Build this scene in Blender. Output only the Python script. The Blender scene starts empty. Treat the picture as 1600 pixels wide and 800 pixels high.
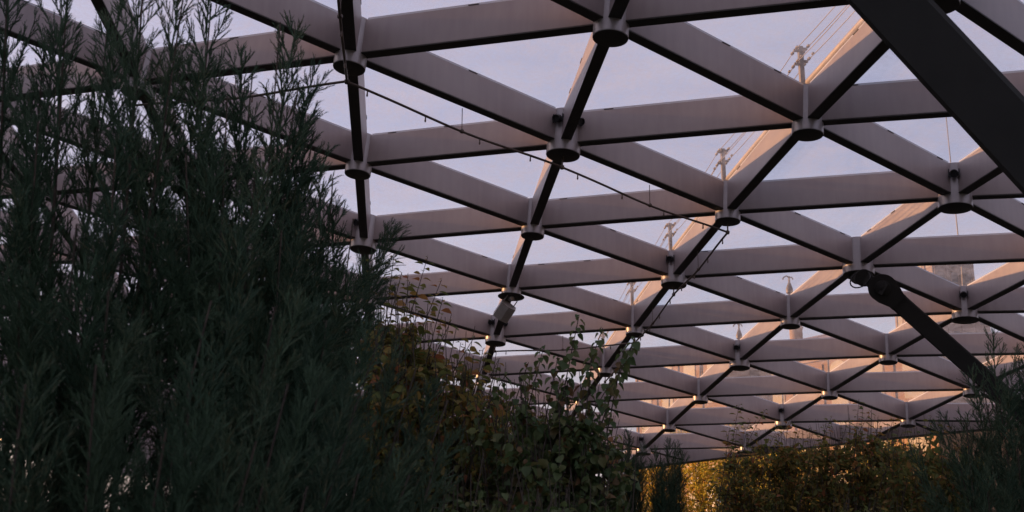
import bpy, math, random
import numpy as np
from mathutils import Vector, Matrix

sc = bpy.context.scene
R = math.radians
random.seed(7)
rng = np.random.default_rng(11)

# ------------------------------------------------------------------ camera, sky, sun, exposure
CAM_H = 1.6
F_PX = 1628.3            # focal length in pixels of a 1600 wide picture
PITCH = 0.2400
ROLL = -0.0055
cd = bpy.data.cameras.new('camera')
cam = bpy.data.objects.new('camera', cd)
sc.collection.objects.link(cam)
cam.matrix_world = (Matrix.Translation((0, 0, CAM_H)) @ Matrix.Rotation(math.pi/2 + PITCH, 4, 'X')
                    @ Matrix.Rotation(-ROLL, 4, 'Z'))
cd.sensor_width = 36
cd.lens = 36*F_PX/1600
cd.clip_start = 0.05
cd.clip_end = 6000
cd.dof.use_dof = True
cd.dof.focus_distance = 11.0
cd.dof.aperture_fstop = 4.8
sc.camera = cam

SUN_AZ = R(158.5)          # counter-clockwise from +X, in plan
SUN_EL = R(11.5)
w = bpy.data.worlds.new('World')
sc.world = w
w.use_nodes = True
nt = w.node_tree
nt.nodes.clear()
sky = nt.nodes.new('ShaderNodeTexSky')
sky.sky_type = 'NISHITA'
sky.sun_disc = False
sky.sun_elevation = SUN_EL
sky.sun_rotation = math.pi/2 - SUN_AZ
sky.air_density = 1.0
sky.dust_density = 2.0
sky.ozone_density = 2.0
tint = nt.nodes.new('ShaderNodeMix')
tint.data_type = 'RGBA'
tint.blend_type = 'MULTIPLY'
tint.inputs[0].default_value = 1.0
tint.inputs[7].default_value = (0.62, 0.55, 0.60, 1)
veil = nt.nodes.new('ShaderNodeMix')          # thin even cloud veil over the whole sky
veil.data_type = 'RGBA'
veil.blend_type = 'ADD'
veil.inputs[0].default_value = 1.0
veil.inputs[7].default_value = (1.90, 1.70, 2.02, 1)
bg = nt.nodes.new('ShaderNodeBackground')
bg.inputs[1].default_value = 0.10
out = nt.nodes.new('ShaderNodeOutputWorld')
nt.links.new(sky.outputs[0], tint.inputs[6])
tcw = nt.nodes.new('ShaderNodeTexCoord')
mpw = nt.nodes.new('ShaderNodeMapping')
mpw.inputs['Scale'].default_value = (1.0, 1.6, 4.5)
mpw.inputs['Rotation'].default_value = (0.2, 0.1, 0.6)
nzw = nt.nodes.new('ShaderNodeTexNoise')
nzw.inputs['Scale'].default_value = 2.6
nzw.inputs['Detail'].default_value = 7
nzw.inputs['Roughness'].default_value = 0.6
nzw.inputs['Distortion'].default_value = 0.6
rpw = nt.nodes.new('ShaderNodeValToRGB')
rpw.color_ramp.elements[0].position = 0.30
rpw.color_ramp.elements[0].color = (1.64, 1.50, 1.86, 1)
rpw.color_ramp.elements[1].position = 0.72
rpw.color_ramp.elements[1].color = (2.36, 2.10, 2.34, 1)
nt.links.new(tcw.outputs['Generated'], mpw.inputs[0])
nt.links.new(mpw.outputs[0], nzw.inputs['Vector'])
nt.links.new(nzw.outputs[0], rpw.inputs[0])
nt.links.new(rpw.outputs[0], veil.inputs[7])
nt.links.new(tint.outputs[2], veil.inputs[6])
nt.links.new(veil.outputs[2], bg.inputs[0])
nt.links.new(bg.outputs[0], out.inputs[0])

sl = bpy.data.lights.new('sun', 'SUN')
sl.energy = 4.2
sl.angle = R(0.5)
sl.color = (1.0, 0.51, 0.21)
sun = bpy.data.objects.new('sun', sl)
sc.collection.objects.link(sun)
sdir = Vector((math.cos(SUN_AZ)*math.cos(SUN_EL), math.sin(SUN_AZ)*math.cos(SUN_EL), math.sin(SUN_EL)))
sun.rotation_euler = sdir.to_track_quat('Z', 'Y').to_euler()
sun.location = (-30, 20, 20)

sc.view_settings.view_transform = 'Standard'
sc.view_settings.look = 'None'
sc.view_settings.exposure = 1.0
sc.view_settings.gamma = 1.0
sc.view_settings.use_curve_mapping = False

# ------------------------------------------------------------------ helpers
col = sc.collection
WL = {}                                   # world location of every parent


def tag(o, label=None, cat=None, group=None, kind=None):
    if label:
        o['label'] = label
    if cat:
        o['category'] = cat
    if group:
        o['group'] = group
    if kind:
        o['kind'] = kind
    return o


def empty(name, loc, label=None, cat=None, group=None, kind=None):
    o = bpy.data.objects.new(name, None)
    o.empty_display_size = 0.2
    col.objects.link(o)
    o.location = loc
    WL[o.name] = Vector(loc)
    return tag(o, label, cat, group, kind)


def link(name, me, parent=None, loc=(0, 0, 0)):
    o = bpy.data.objects.new(name, me)
    col.objects.link(o)
    loc = Vector(loc)
    WL[o.name] = loc
    if parent:
        o.parent = parent
        o.location = loc - WL[parent.name]
    else:
        o.location = loc
    return o


def basis(d, up=(0, 0, 1)):
    d = Vector(d).normalized()
    up = Vector(up)
    s = d.cross(up)
    if s.length < 1e-4:
        s = d.cross(Vector((1, 0, 0)))
    s.normalize()
    return d, s, s.cross(d)


class MB:
    def __init__(self):
        self.v = []
        self.f = []

    def add(self, vs, fs):
        n = len(self.v)
        self.v += [Vector(x) for x in vs]
        self.f += [tuple(n+i for i in f) for f in fs]

    def box(self, c, x, y, z):
        """box with centre and three half axes"""
        c, x, y, z = map(Vector, (c, x, y, z))
        vs = [c+sx*x+sy*y+sz*z for sz in (-1, 1) for sy in (-1, 1) for sx in (-1, 1)]
        self.add(vs, [(0, 2, 3, 1), (4, 5, 7, 6), (0, 1, 5, 4), (2, 6, 7, 3), (0, 4, 6, 2), (1, 3, 7, 5)])
        return self

    def prism(self, prof, a, b, axis_s, axis_u):
        """sweep a closed 2D profile from a to b"""
        a, b, s, u = map(Vector, (a, b, axis_s, axis_u))
        n = len(prof)
        vs = [a+s*p+u*q for p, q in prof]+[b+s*p+u*q for p, q in prof]
        fs = [(i, (i+1) % n, n+(i+1) % n, n+i) for i in range(n)]
        fs += [tuple(range(n-1, -1, -1)), tuple(range(n, 2*n))]
        self.add(vs, fs)
        return self

    def tube(self, pts, r, n=8, cap=True):
        pts = [Vector(p) for p in pts]
        m = len(pts)
        rs = r if isinstance(r, (list, tuple)) else [r]*m
        vs, fs = [], []
        pu = None
        for k, p in enumerate(pts):
            d = (pts[min(k+1, m-1)]-pts[max(k-1, 0)])
            d, s, u = basis(d, (0, 0, 1) if pu is None else pu)
            pu = u
            for i in range(n):
                a = 2*math.pi*i/n
                vs.append(p+(s*math.cos(a)+u*math.sin(a))*rs[k])
        for k in range(m-1):
            for i in range(n):
                j = (i+1) % n
                fs.append((k*n+i, k*n+j, (k+1)*n+j, (k+1)*n+i))
        if cap:
            fs += [tuple(range(n-1, -1, -1)), tuple(range((m-1)*n, m*n))]
        self.add(vs, fs)
        return self

    def lathe(self, o, ax, prof, n=24):
        """profile of (radius, height) along an axis, closed ends"""
        d, s, u = basis(ax, (0.3, 0.9, 0.1))
        o = Vector(o)
        vs, fs = [], []
        for r, h in prof:
            for i in range(n):
                a = 2*math.pi*i/n
                vs.append(o+d*h+(s*math.cos(a)+u*math.sin(a))*r)
        m = len(prof)
        for k in range(m-1):
            for i in range(n):
                j = (i+1) % n
                fs.append((k*n+i, k*n+j, (k+1)*n+j, (k+1)*n+i))
        fs += [tuple(range(n-1, -1, -1)), tuple(range((m-1)*n, m*n))]
        self.add(vs, fs)
        return self

    def mesh(self, name, mat, smooth=False, c=None):
        me = bpy.data.meshes.new(name)
        if c is None:
            c = Vector((0, 0, 0))
        me.from_pydata([tuple(p-c) for p in self.v], [], self.f)
        if smooth:
            me.polygons.foreach_set('use_smooth', [True]*len(me.polygons))
            me.set_sharp_from_angle(angle=R(38))
        me.materials.append(mat)
        me.update()
        return me

    def build(self, name, mat, parent=None, smooth=False):
        lo = Vector([min(p[k] for p in self.v) for k in range(3)])
        hi = Vector([max(p[k] for p in self.v) for k in range(3)])
        c = (lo+hi)/2
        return link(name, self.mesh(name, mat, smooth, c), parent, c)


def fast_mesh(name, V, F, mat, smooth=False):
    """V (n,3), F list of equal sized faces (m,k)"""
    me = bpy.data.meshes.new(name)
    F = np.asarray(F)
    m, k = F.shape
    me.vertices.add(len(V))
    me.vertices.foreach_set('co', np.asarray(V, np.float32).ravel())
    me.loops.add(m*k)
    me.loops.foreach_set('vertex_index', F.ravel().astype(np.int32))
    me.polygons.add(m)
    me.polygons.foreach_set('loop_start', np.arange(0, m*k, k, dtype=np.int32))
    me.polygons.foreach_set('loop_total', np.full(m, k, np.int32))
    if smooth:
        me.polygons.foreach_set('use_smooth', np.ones(m, bool))
    me.materials.append(mat)
    me.update(calc_edges=True)
    me.validate()
    return me


def W(px, py, d):
    """world point seen at a place of the 1600x800 picture, d metres deep"""
    x, y = px-800, 400-py
    cr, sr = math.cos(ROLL), math.sin(ROLL)
    r = (cr*x+sr*y)/F_PX*d
    u = (-sr*x+cr*y)/F_PX*d
    c, s = math.cos(PITCH), math.sin(PITCH)
    return Vector((r, d*c-u*s, CAM_H+d*s+u*c))


def project(p):
    c, s = math.cos(PITCH), math.sin(PITCH)
    z = p[2]-CAM_H
    d = p[1]*c+z*s
    u = -p[1]*s+z*c
    if d < 0.3:
        return (9e9, 9e9)
    return (800+F_PX*p[0]/d, 400-F_PX*u/d)


# ------------------------------------------------------------------ materials
def newmat(name):
    m = bpy.data.materials.new(name)
    m.use_nodes = True
    t = m.node_tree
    p = t.nodes['Principled BSDF']
    return m, t, p


def noise(t, scale, detail=3, coord='Object', rough=0.55):
    tc = t.nodes.new('ShaderNodeTexCoord')
    n = t.nodes.new('ShaderNodeTexNoise')
    n.inputs['Scale'].default_value = scale
    n.inputs['Detail'].default_value = detail
    n.inputs['Roughness'].default_value = rough
    t.links.new(tc.outputs[coord], n.inputs['Vector'])
    return n


def ramp(t, fac, stops):
    r = t.nodes.new('ShaderNodeValToRGB')
    e = r.color_ramp.elements
    while len(e) < len(stops):
        e.new(0.5)
    for k, (p, c) in enumerate(stops):
        e[k].position = p
        e[k].color = (*c, 1)
    t.links.new(fac, r.inputs[0])
    return r


def simple(name, c0, c1, scale=6, rough=0.5, metal=0.0, bump=0.0, bscale=40, coord='Object'):
    m, t, p = newmat(name)
    n = noise(t, scale, 4, coord)
    r = ramp(t, n.outputs[0], [(0.3, c0), (0.7, c1)])
    t.links.new(r.outputs[0], p.inputs['Base Color'])
    p.inputs['Roughness'].default_value = rough
    p.inputs['Metallic'].default_value = metal
    if bump:
        n2 = noise(t, bscale, 3, coord)
        b = t.nodes.new('ShaderNodeBump')
        b.inputs['Strength'].default_value = bump
        b.inputs['Distance'].default_value = 0.02
        t.links.new(n2.outputs[0], b.inputs['Height'])
        t.links.new(b.outputs[0], p.inputs['Normal'])
    return m


M = {}


def steel_material():
    m, t, p = newmat('painted_steel')
    n = noise(t, 0.9, 5)
    tc = t.nodes.new('ShaderNodeTexCoord')
    mp = t.nodes.new('ShaderNodeMapping')
    mp.inputs['Scale'].default_value = (9, 9, 1.2)
    n2 = t.nodes.new('ShaderNodeTexNoise')
    n2.inputs['Scale'].default_value = 1.6
    n2.inputs['Detail'].default_value = 6
    t.links.new(tc.outputs['Object'], mp.inputs[0])
    t.links.new(mp.outputs[0], n2.inputs['Vector'])
    oi = t.nodes.new('ShaderNodeObjectInfo')
    a = t.nodes.new('ShaderNodeMath')
    a.operation = 'MULTIPLY_ADD'
    t.links.new(n2.outputs[0], a.inputs[0])
    a.inputs[1].default_value = 0.45
    t.links.new(n.outputs[0], a.inputs[2])
    b = t.nodes.new('ShaderNodeMath')
    b.operation = 'MULTIPLY_ADD'
    t.links.new(oi.outputs['Random'], b.inputs[0])
    b.inputs[1].default_value = 0.22
    t.links.new(a.outputs[0], b.inputs[2])
    r = ramp(t, b.outputs[0], [(0.45, (0.285, 0.235, 0.23)), (0.75, (0.36, 0.30, 0.295)), (1.0, (0.42, 0.36, 0.35))])
    t.links.new(r.outputs[0], p.inputs['Base Color'])
    rr = t.nodes.new('ShaderNodeMapRange')
    rr.inputs[3].default_value = 0.32
    rr.inputs[4].default_value = 0.55
    t.links.new(n2.outputs[0], rr.inputs[0])
    t.links.new(rr.outputs[0], p.inputs['Roughness'])
    return m


M['steel'] = steel_material()
M['node'] = simple('node_steel', (0.36, 0.325, 0.325), (0.45, 0.41, 0.40), 5, 0.34, 0.25, 0.04, 60)
M['dark_steel'] = simple('dark_steel', (0.10, 0.095, 0.09), (0.14, 0.13, 0.125), 4, 0.5, 0.2, 0.05, 30)
M['strut'] = simple('strut_paint', (0.013, 0.0115, 0.010), (0.022, 0.0195, 0.017), 3, 0.8, 0.0, 0.05, 20)
M['flange'] = simple('flange_shade', (0.040, 0.038, 0.035), (0.065, 0.060, 0.056), 3, 0.6, 0.0, 0.05, 20)  # dark plate colour also holds the shade under beams and nodes
M['black'] = simple('black_plastic', (0.012, 0.012, 0.013), (0.022, 0.022, 0.023), 9, 0.5)
M['pipe'] = simple('pipe_metal', (0.10, 0.08, 0.07), (0.17, 0.13, 0.11), 12, 0.45, 0.4)
M['gasket'] = simple('gasket', (0.55, 0.55, 0.58), (0.65, 0.65, 0.68), 8, 0.5)
M['post'] = simple('post_metal', (0.08, 0.065, 0.055), (0.13, 0.105, 0.09), 12, 0.5, 0.3)
M['railtube'] = simple('rail_tube', (0.22, 0.18, 0.15), (0.34, 0.28, 0.23), 3, 0.5, 0.2)
M['cable'] = simple('cable', (0.35, 0.30, 0.27), (0.45, 0.38, 0.34), 12, 0.4, 0.6)
M['box_grey'] = simple('grey_casing', (0.30, 0.28, 0.26), (0.38, 0.35, 0.33), 9, 0.5, 0.1)
M['soil'] = simple('soil', (0.018, 0.014, 0.010), (0.05, 0.038, 0.026), 2.5, 0.95, 0, 0.6, 18, 'Generated')
M['concrete'] = simple('concrete', (0.26, 0.25, 0.24), (0.36, 0.345, 0.33), 5, 0.85, 0, 0.2, 40)
M['bark'] = simple('bark', (0.035, 0.025, 0.018), (0.07, 0.048, 0.033), 14, 0.9, 0, 0.4, 60)
M['stem'] = simple('stem', (0.035, 0.024, 0.017), (0.065, 0.045, 0.03), 10, 0.8)
M['wall_ochre'] = simple('ochre_wall', (0.21, 0.118, 0.066), (0.29, 0.165, 0.092), 0.15, 0.85, 0, 0.1, 2)
M['wall_tower'] = simple('tower_wall', (0.22, 0.155, 0.125), (0.29, 0.205, 0.165), 0.15, 0.85, 0, 0.1, 2)
M['trim'] = simple('pale_trim', (0.27, 0.175, 0.115), (0.34, 0.225, 0.15), 0.3, 0.8)
M['roof'] = simple('roof_metal', (0.17, 0.10, 0.09), (0.24, 0.15, 0.13), 0.4, 0.6)
M['pane_dark'] = simple('window_pane', (0.07, 0.055, 0.05), (0.11, 0.085, 0.075), 0.5, 0.5)
M['white_wall'] = simple('white_wall', (0.62, 0.58, 0.53), (0.72, 0.68, 0.62), 0.5, 0.8)


def glass_material():
    m, t, p = newmat('roof_glass')
    t.nodes.remove(p)
    o = t.nodes['Material Output']
    tr = t.nodes.new('ShaderNodeBsdfTransparent')
    tr.inputs[0].default_value = (0.95, 0.95, 0.965, 1)
    gl = t.nodes.new('ShaderNodeBsdfGlossy')
    gl.inputs['Roughness'].default_value = 0.03
    fr = t.nodes.new('ShaderNodeFresnel')
    fr.inputs[0].default_value = 1.38
    ge = t.nodes.new('ShaderNodeNewGeometry')
    inv = t.nodes.new('ShaderNodeMath')
    inv.operation = 'SUBTRACT'
    inv.inputs[0].default_value = 1.0
    t.links.new(ge.outputs['Backfacing'], inv.inputs[1])
    mu = t.nodes.new('ShaderNodeMath')
    mu.operation = 'MULTIPLY'
    t.links.new(fr.outputs[0], mu.inputs[0])
    t.links.new(inv.outputs[0], mu.inputs[1])
    mx = t.nodes.new('ShaderNodeMixShader')
    t.links.new(mu.outputs[0], mx.inputs[0])
    t.links.new(tr.outputs[0], mx.inputs[1])
    t.links.new(gl.outputs[0], mx.inputs[2])
    # dust and dried rain on the panes
    n = noise(t, 1.6, 8, 'Object', 0.7)
    n2 = noise(t, 22, 4, 'Object', 0.6)
    ad = t.nodes.new('ShaderNodeMath')
    ad.operation = 'MULTIPLY'
    t.links.new(n.outputs[0], ad.inputs[0])
    t.links.new(n2.outputs[0], ad.inputs[1])
    mr = t.nodes.new('ShaderNodeMapRange')
    mr.inputs[1].default_value = 0.14
    mr.inputs[2].default_value = 0.42
    mr.inputs[3].default_value = 0.02
    mr.inputs[4].default_value = 0.30
    t.links.new(ad.outputs[0], mr.inputs[0])
    du = t.nodes.new('ShaderNodeBsdfTranslucent')
    du.inputs[0].default_value = (0.75, 0.72, 0.70, 1)
    mx2 = t.nodes.new('ShaderNodeMixShader')
    t.links.new(mr.outputs[0], mx2.inputs[0])
    t.links.new(mx.outputs[0], mx2.inputs[1])
    t.links.new(du.outputs[0], mx2.inputs[2])
    t.links.new(mx2.outputs[0], o.inputs['Surface'])
    return m


M['glass'] = glass_material()


def leaf_material(name, stops, trans=0.35, rough=0.55, island=1.0):
    m, t, p = newmat(name)
    o = t.nodes['Material Output']
    ge = t.nodes.new('ShaderNodeNewGeometry')
    oi = t.nodes.new('ShaderNodeObjectInfo')
    a = t.nodes.new('ShaderNodeMath')
    a.operation = 'ADD'
    ml = t.nodes.new('ShaderNodeMath')
    ml.operation = 'MULTIPLY'
    ml.inputs[1].default_value = island
    t.links.new(ge.outputs['Random Per Island'], ml.inputs[0])
    t.links.new(ml.outputs[0], a.inputs[0])
    t.links.new(oi.outputs['Random'], a.inputs[1])
    fr = t.nodes.new('ShaderNodeMath')
    fr.operation = 'FRACT'
    t.links.new(a.outputs[0], fr.inputs[0])
    r = ramp(t, fr.outputs[0], stops)
    t.links.new(r.outputs[0], p.inputs['Base Color'])
    p.inputs['Roughness'].default_value = rough
    p.inputs['Specular IOR Level'].default_value = 0.3
    tl = t.nodes.new('ShaderNodeBsdfTranslucent')
    t.links.new(r.outputs[0], tl.inputs[0])
    mx = t.nodes.new('ShaderNodeMixShader')
    mx.inputs[0].default_value = trans
    t.links.new(p.outputs[0], mx.inputs[1])
    t.links.new(tl.outputs[0], mx.inputs[2])
    t.links.new(mx.outputs[0], o.inputs['Surface'])
    return m


M['juniper'] = leaf_material('juniper_needles', [(0.0, (0.028, 0.058, 0.032)), (0.35, (0.040, 0.076, 0.040)), (0.7, (0.062, 0.104, 0.055)),
                                                 (0.9, (0.084, 0.124, 0.066)), (1.0, (0.115, 0.100, 0.050))], 0.15, 0.7, 0.45)
M['leaf_olive'] = leaf_material('olive_leaves', [(0.0, (0.105, 0.140, 0.044)), (0.45, (0.170, 0.175, 0.050)),
                                                 (0.8, (0.25, 0.185, 0.05)), (1.0, (0.30, 0.13, 0.055))], 0.5)
M['leaf_green'] = leaf_material('dark_green_leaves', [(0.0, (0.060, 0.098, 0.036)), (0.6, (0.100, 0.128, 0.046)),
                                                      (0.9, (0.140, 0.130, 0.046)), (1.0, (0.17, 0.08, 0.04))], 0.4)
M['leaf_rust'] = leaf_material('autumn_leaves', [(0.0, (0.115, 0.145, 0.044)), (0.45, (0.205, 0.195, 0.055)),
                                                 (0.75, (0.28, 0.195, 0.055)), (0.92, (0.36, 0.20, 0.06)), (1.0, (0.36, 0.12, 0.06))], 0.5)
M['leaf_gold'] = leaf_material('golden_leaves', [(0.0, (0.36, 0.30, 0.045)), (0.6, (0.52, 0.40, 0.05)), (1.0, (0.52, 0.28, 0.05))], 0.55)
M['grass'] = simple('lawn', (0.035, 0.05, 0.018), (0.07, 0.075, 0.03), 0.05, 0.95, 0, 0.3, 3, 'Object')

# ------------------------------------------------------------------ ground
g = MB()
g.add([(-2500, -600, -0.012), (2500, -600, -0.012), (2500, 4000, -0.012), (-2500, 4000, -0.012)], [(0, 1, 2, 3)])
tag(g.build('ground', M['grass']), kind='structure')
g = MB()
g.add([(-18, -8, 0), (20, -8, 0), (20, 27, 0), (-18, 33, 0)], [(0, 1, 2, 3)])
tag(g.build('planting_bed', M['soil']), kind='structure')
g = MB()
g.add([(-1.2, -8, 0.006), (1.6, -8, 0.006), (1.9, 1.0, 0.006), (2.2, 2.6, 0.006), (-0.6, 2.6, 0.006), (-1.1, 1.0, 0.006)], [(0, 1, 2, 5), (5, 2, 3, 4)])
tag(g.build('path', M['concrete']), kind='structure')

# grassy ridge left and behind the viewer, added to block low sun and sky
HP = [(116, 0.0), (131, 6.0), (146, 8.4), (152.5, 9.7), (159, 12.4), (172, 12.6), (195, 9.0), (240, 6.0), (290, 5.0), (330, 3.5), (372, 0.0)]
azs = np.arange(116, 373, 4.0)
rads = [(20.0, 0.0), (21.5, 0.10), (24, 0.45), (27, 0.86), (29.5, 1.0), (45, 1.05), (80, 1.0), (110, 0.4), (140, 0.0)]
hv, hf = [], []
for a in azs:
    hh = float(np.interp(a, [q[0] for q in HP], [q[1] for q in HP]))
    for r_, k_ in rads:
        wob = 0.35*math.sin(a*0.21+r_*0.3)+0.25*math.sin(a*0.47+r_)
        hv.append((r_*math.cos(R(a)), 6+r_*math.sin(R(a)), max(-0.02, hh*k_+wob*k_*min(1, hh/6))-0.014))
nr = len(rads)
for p_ in range(len(azs)-1):
    for q_ in range(nr-1):
        hf.append((p_*nr+q_, p_*nr+q_+1, (p_+1)*nr+q_+1, (p_+1)*nr+q_))
g = MB()
g.add(hv, hf)
tag(g.build('added_shade_hill', M['grass'], None, True), kind='structure')

# ------------------------------------------------------------------ glazed lattice canopy
LO = Vector((-1.4859, 8.7670))
LA = Vector((2.27672, -0.94537))
LB = Vector((-0.26701, 2.46257))
ZC = [2.99087, -0.68024, -1.08603, -0.23693, 0.31671, -0.48780, 0.14795, -0.26673, 0.02778, -0.30178]


def poly(x, y):
    x = (x-4)/10
    y = (y-14)/10
    c = ZC
    return (c[0]+c[1]*x+c[2]*y+c[3]*x*x+c[4]*x*y+c[5]*y*y+c[6]*y**3+c[7]*x*y*y+c[8]*x*x*y+c[9]*x**3)


def surf(x, y):
    cx, cy = min(max(x, -6.5), 11), min(max(y, 4.0), 26.5)
    z = poly(cx, cy)
    gx = (poly(cx+0.05, cy)-poly(cx-0.05, cy))/0.1
    gy = (poly(cx, cy+0.05)-poly(cx, cy-0.05))/0.1
    return z+gx*(x-cx)+gy*(y-cy)+CAM_H


def lat(i, j):
    q = LO+LA*i+LB*j
    return Vector((q.x, q.y, surf(q.x, q.y)))


def nrm(i, j):
    q = LO+LA*i+LB*j
    gx = (surf(q.x+0.1, q.y)-surf(q.x-0.1, q.y))/0.2
    gy = (surf(q.x, q.y+0.1)-surf(q.x, q.y-0.1))/0.2
    return Vector((-gx, -gy, 1)).normalized()


def jedge(i):
    return 8.62-0.65*(i-3.5)


B0, B1 = 0.125, 0.455        # underside and top of the beams above the node plates
BW = 0.052                   # half width
TOP = 0.482

keys = set()
for i in range(-6, 10):
    for j in range(-4, 13):
        if j > jedge(i)-0.08:
            continue
        x, y = project(lat(i, j))
        if -420 < x < 2350 and -700 < y < 900:
            keys.add((i, j))
DIRS = ((1, 0), (0, 1), (1, 1))

canopy = empty('glass_canopy', (2.5, 14, 0), 'curved canopy of pale steel beams in triangles with glass panes, overhead', 'canopy')

LAMPS = {(1, 1): (0, 1), (3, 2): (0,), (2, 3): (0,), (4, 4): (0,), (3, 5): (0,), (1, 4): (0, 1), (0, 2): (0,), (3, 8): (0,), (4, 7): (0,)}


def node_radius(k):
    if k in LAMPS:
        return 0.178
    if k in ((3, 3), (1, -1)):
        return 0.20
    return 0.148


node_obj = {}
for k in sorted(keys):
    p, n = lat(*k), nrm(*k)
    r = node_radius(k)
    m = MB().lathe(p, n, [(r-0.004, 0.0055), (r, 0.010), (r, TOP-0.012)], 28)
    o = m.build('node', M['node'], canopy, True)
    node_obj[k] = o
    rp = r+(0.022 if k in ((1, 3), (4, 4)) else 0.003)
    if k == (1, 3):
        rp = 0.205
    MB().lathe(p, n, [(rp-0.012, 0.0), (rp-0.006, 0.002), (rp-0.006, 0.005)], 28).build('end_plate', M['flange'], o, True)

# neighbours that lie outside the kept set still receive their beams half way
ch = 0.005
PROF = [(-BW+ch, B0), (BW-ch, B0), (BW, B0+ch), (BW, B1), (-BW, B1), (-BW, B0+ch)]


def beam_end(i, j, di, dj):
    """parameter where a lattice line meets the edge beam"""
    for s in range(1, 101):
        t = s/100
        if j+dj*t > jedge(i+di*t):
            return t
    return None


CLIP = MB().box((0, 0, 0), (0.05, 0, 0), (0, 0.010, 0), (0, 0, 0.004)).mesh('clip', M['dark_steel'])
n_beam = 0
for (i, j) in sorted(keys):
    for (di, dj) in DIRS+tuple((-a, -b) for a, b in DIRS):
        k2 = (i+di, j+dj)
        if k2 in keys and (di, dj) not in DIRS:
            continue                      # built from the other end
        P, n1 = lat(i, j), nrm(i, j)
        t_end = 1.0
        cut = False
        if k2 not in keys:
            t = beam_end(i, j, di, dj)
            if t is None:
                continue
            t_end, cut = t, True
        Q, n2 = lat(*k2), nrm(*k2)
        Qe = P.lerp(Q, t_end)
        d = (Q-P).normalized()
        a = P+d*(node_radius((i, j))-0.012)
        b = Qe-d*(0.02 if cut else node_radius(k2)-0.012)
        n = (n1+n2).normalized()
        s = d.cross(n).normalized()
        u = s.cross(d)
        m = MB().prism(PROF, a, b, s, u)
        bo = m.build('beam', M['steel'], canopy)
        n_beam += 1
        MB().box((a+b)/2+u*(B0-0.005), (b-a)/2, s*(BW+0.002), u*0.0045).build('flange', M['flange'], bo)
        MB().box((a+b)/2+u*(B1+0.0125), (b-a)/2*0.985, s*0.046, u*0.0115).build('gasket', M['gasket'], bo)
        if j <= 3 and not cut:
            for tt in (0.2, 0.5, 0.82):
                tt += random.uniform(-0.05, 0.05)
                sd = random.choice((-1, 1))
                c = P.lerp(Q, tt)+u*(B1+0.010)+s*sd*(BW-0.006)
                co = link('clip', CLIP, bo, c)
                co.rotation_euler = Matrix((d, s, u)).transposed().to_euler()

# glass panes, each a thin triangular slab; those over the edge are cut by it


def clip_poly(pts):
    out = []
    f = lambda q: jedge(q[0])-q[1]
    for a, b in zip(pts, pts[1:]+pts[:1]):
        fa, fb = f(a), f(b)
        if fa >= 0:
            out.append(a)
        if (fa >= 0) != (fb >= 0):
            t = fa/(fa-fb)
            out.append((a[0]+(b[0]-a[0])*t, a[1]+(b[1]-a[1])*t))
    return out


n_pane = 0
for i in range(-7, 10):
    for j in range(-5, 13):
        for tri in (((i, j), (i+1, j), (i+1, j+1)), ((i, j), (i+1, j+1), (i, j+1))):
            if sum(k in keys for k in tri) < 1:
                continue
            if sum(k in keys for k in tri) < 3 and all(jedge(k[0])-k[1] > 0 for k in tri):
                continue
            q = clip_poly(list(tri))
            if len(q) < 3:
                continue
            P3 = [lat(*k) for k in tri]
            n = (P3[1]-P3[0]).cross(P3[2]-P3[0]).normalized()

            def onplane(k):
                # barycentric in lattice space keeps cut corners on the pane's plane
                (x0, y0), (x1, y1), (x2, y2) = tri
                det = (x1-x0)*(y2-y0)-(x2-x0)*(y1-y0)
                l1 = ((k[0]-x0)*(y2-y0)-(x2-x0)*(k[1]-y0))/det
                l2 = ((x1-x0)*(k[1]-y0)-(k[0]-x0)*(y1-y0))/det
                return P3[0]*(1-l1-l2)+P3[1]*l1+P3[2]*l2
            pts = [onplane(k) for k in q]
            cen = sum(pts, Vector())/len(pts)
            pts = [x+(cen-x).normalized()*0.022 for x in pts]
            m = MB()
            nn = len(pts)
            m.add([x+n*TOP for x in pts]+[x+n*(TOP+0.016) for x in pts],
                  [tuple(range(nn-1, -1, -1)), tuple(range(nn, 2*nn))]+[(a, (a+1) % nn, nn+(a+1) % nn, nn+a) for a in range(nn)])
            m.build('pane', M['glass'], canopy)
            n_pane += 1

# edge beam sweeping along the open side
ep = [lat(i*0.5, jedge(i*0.5))+Vector((0, 0, 0.27)) for i in range(-4, 17)]
for a, b in zip(ep[:-1], ep[1:]):
    d, s, u = basis(b-a)
    eb = MB().box((a+b)/2, (b-a)/2*1.003, s*0.07, u*0.20).build('edge_beam', M['steel'], canopy)
    MB().box((a+b)/2-u*0.212, (b-a)/2*1.003, s*0.16, u*0.011).build('flange', M['flange'], eb)  # dark strip standing in for the shaded underside of the edge beam

# ------------------------------------------------------------------ struts


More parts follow.
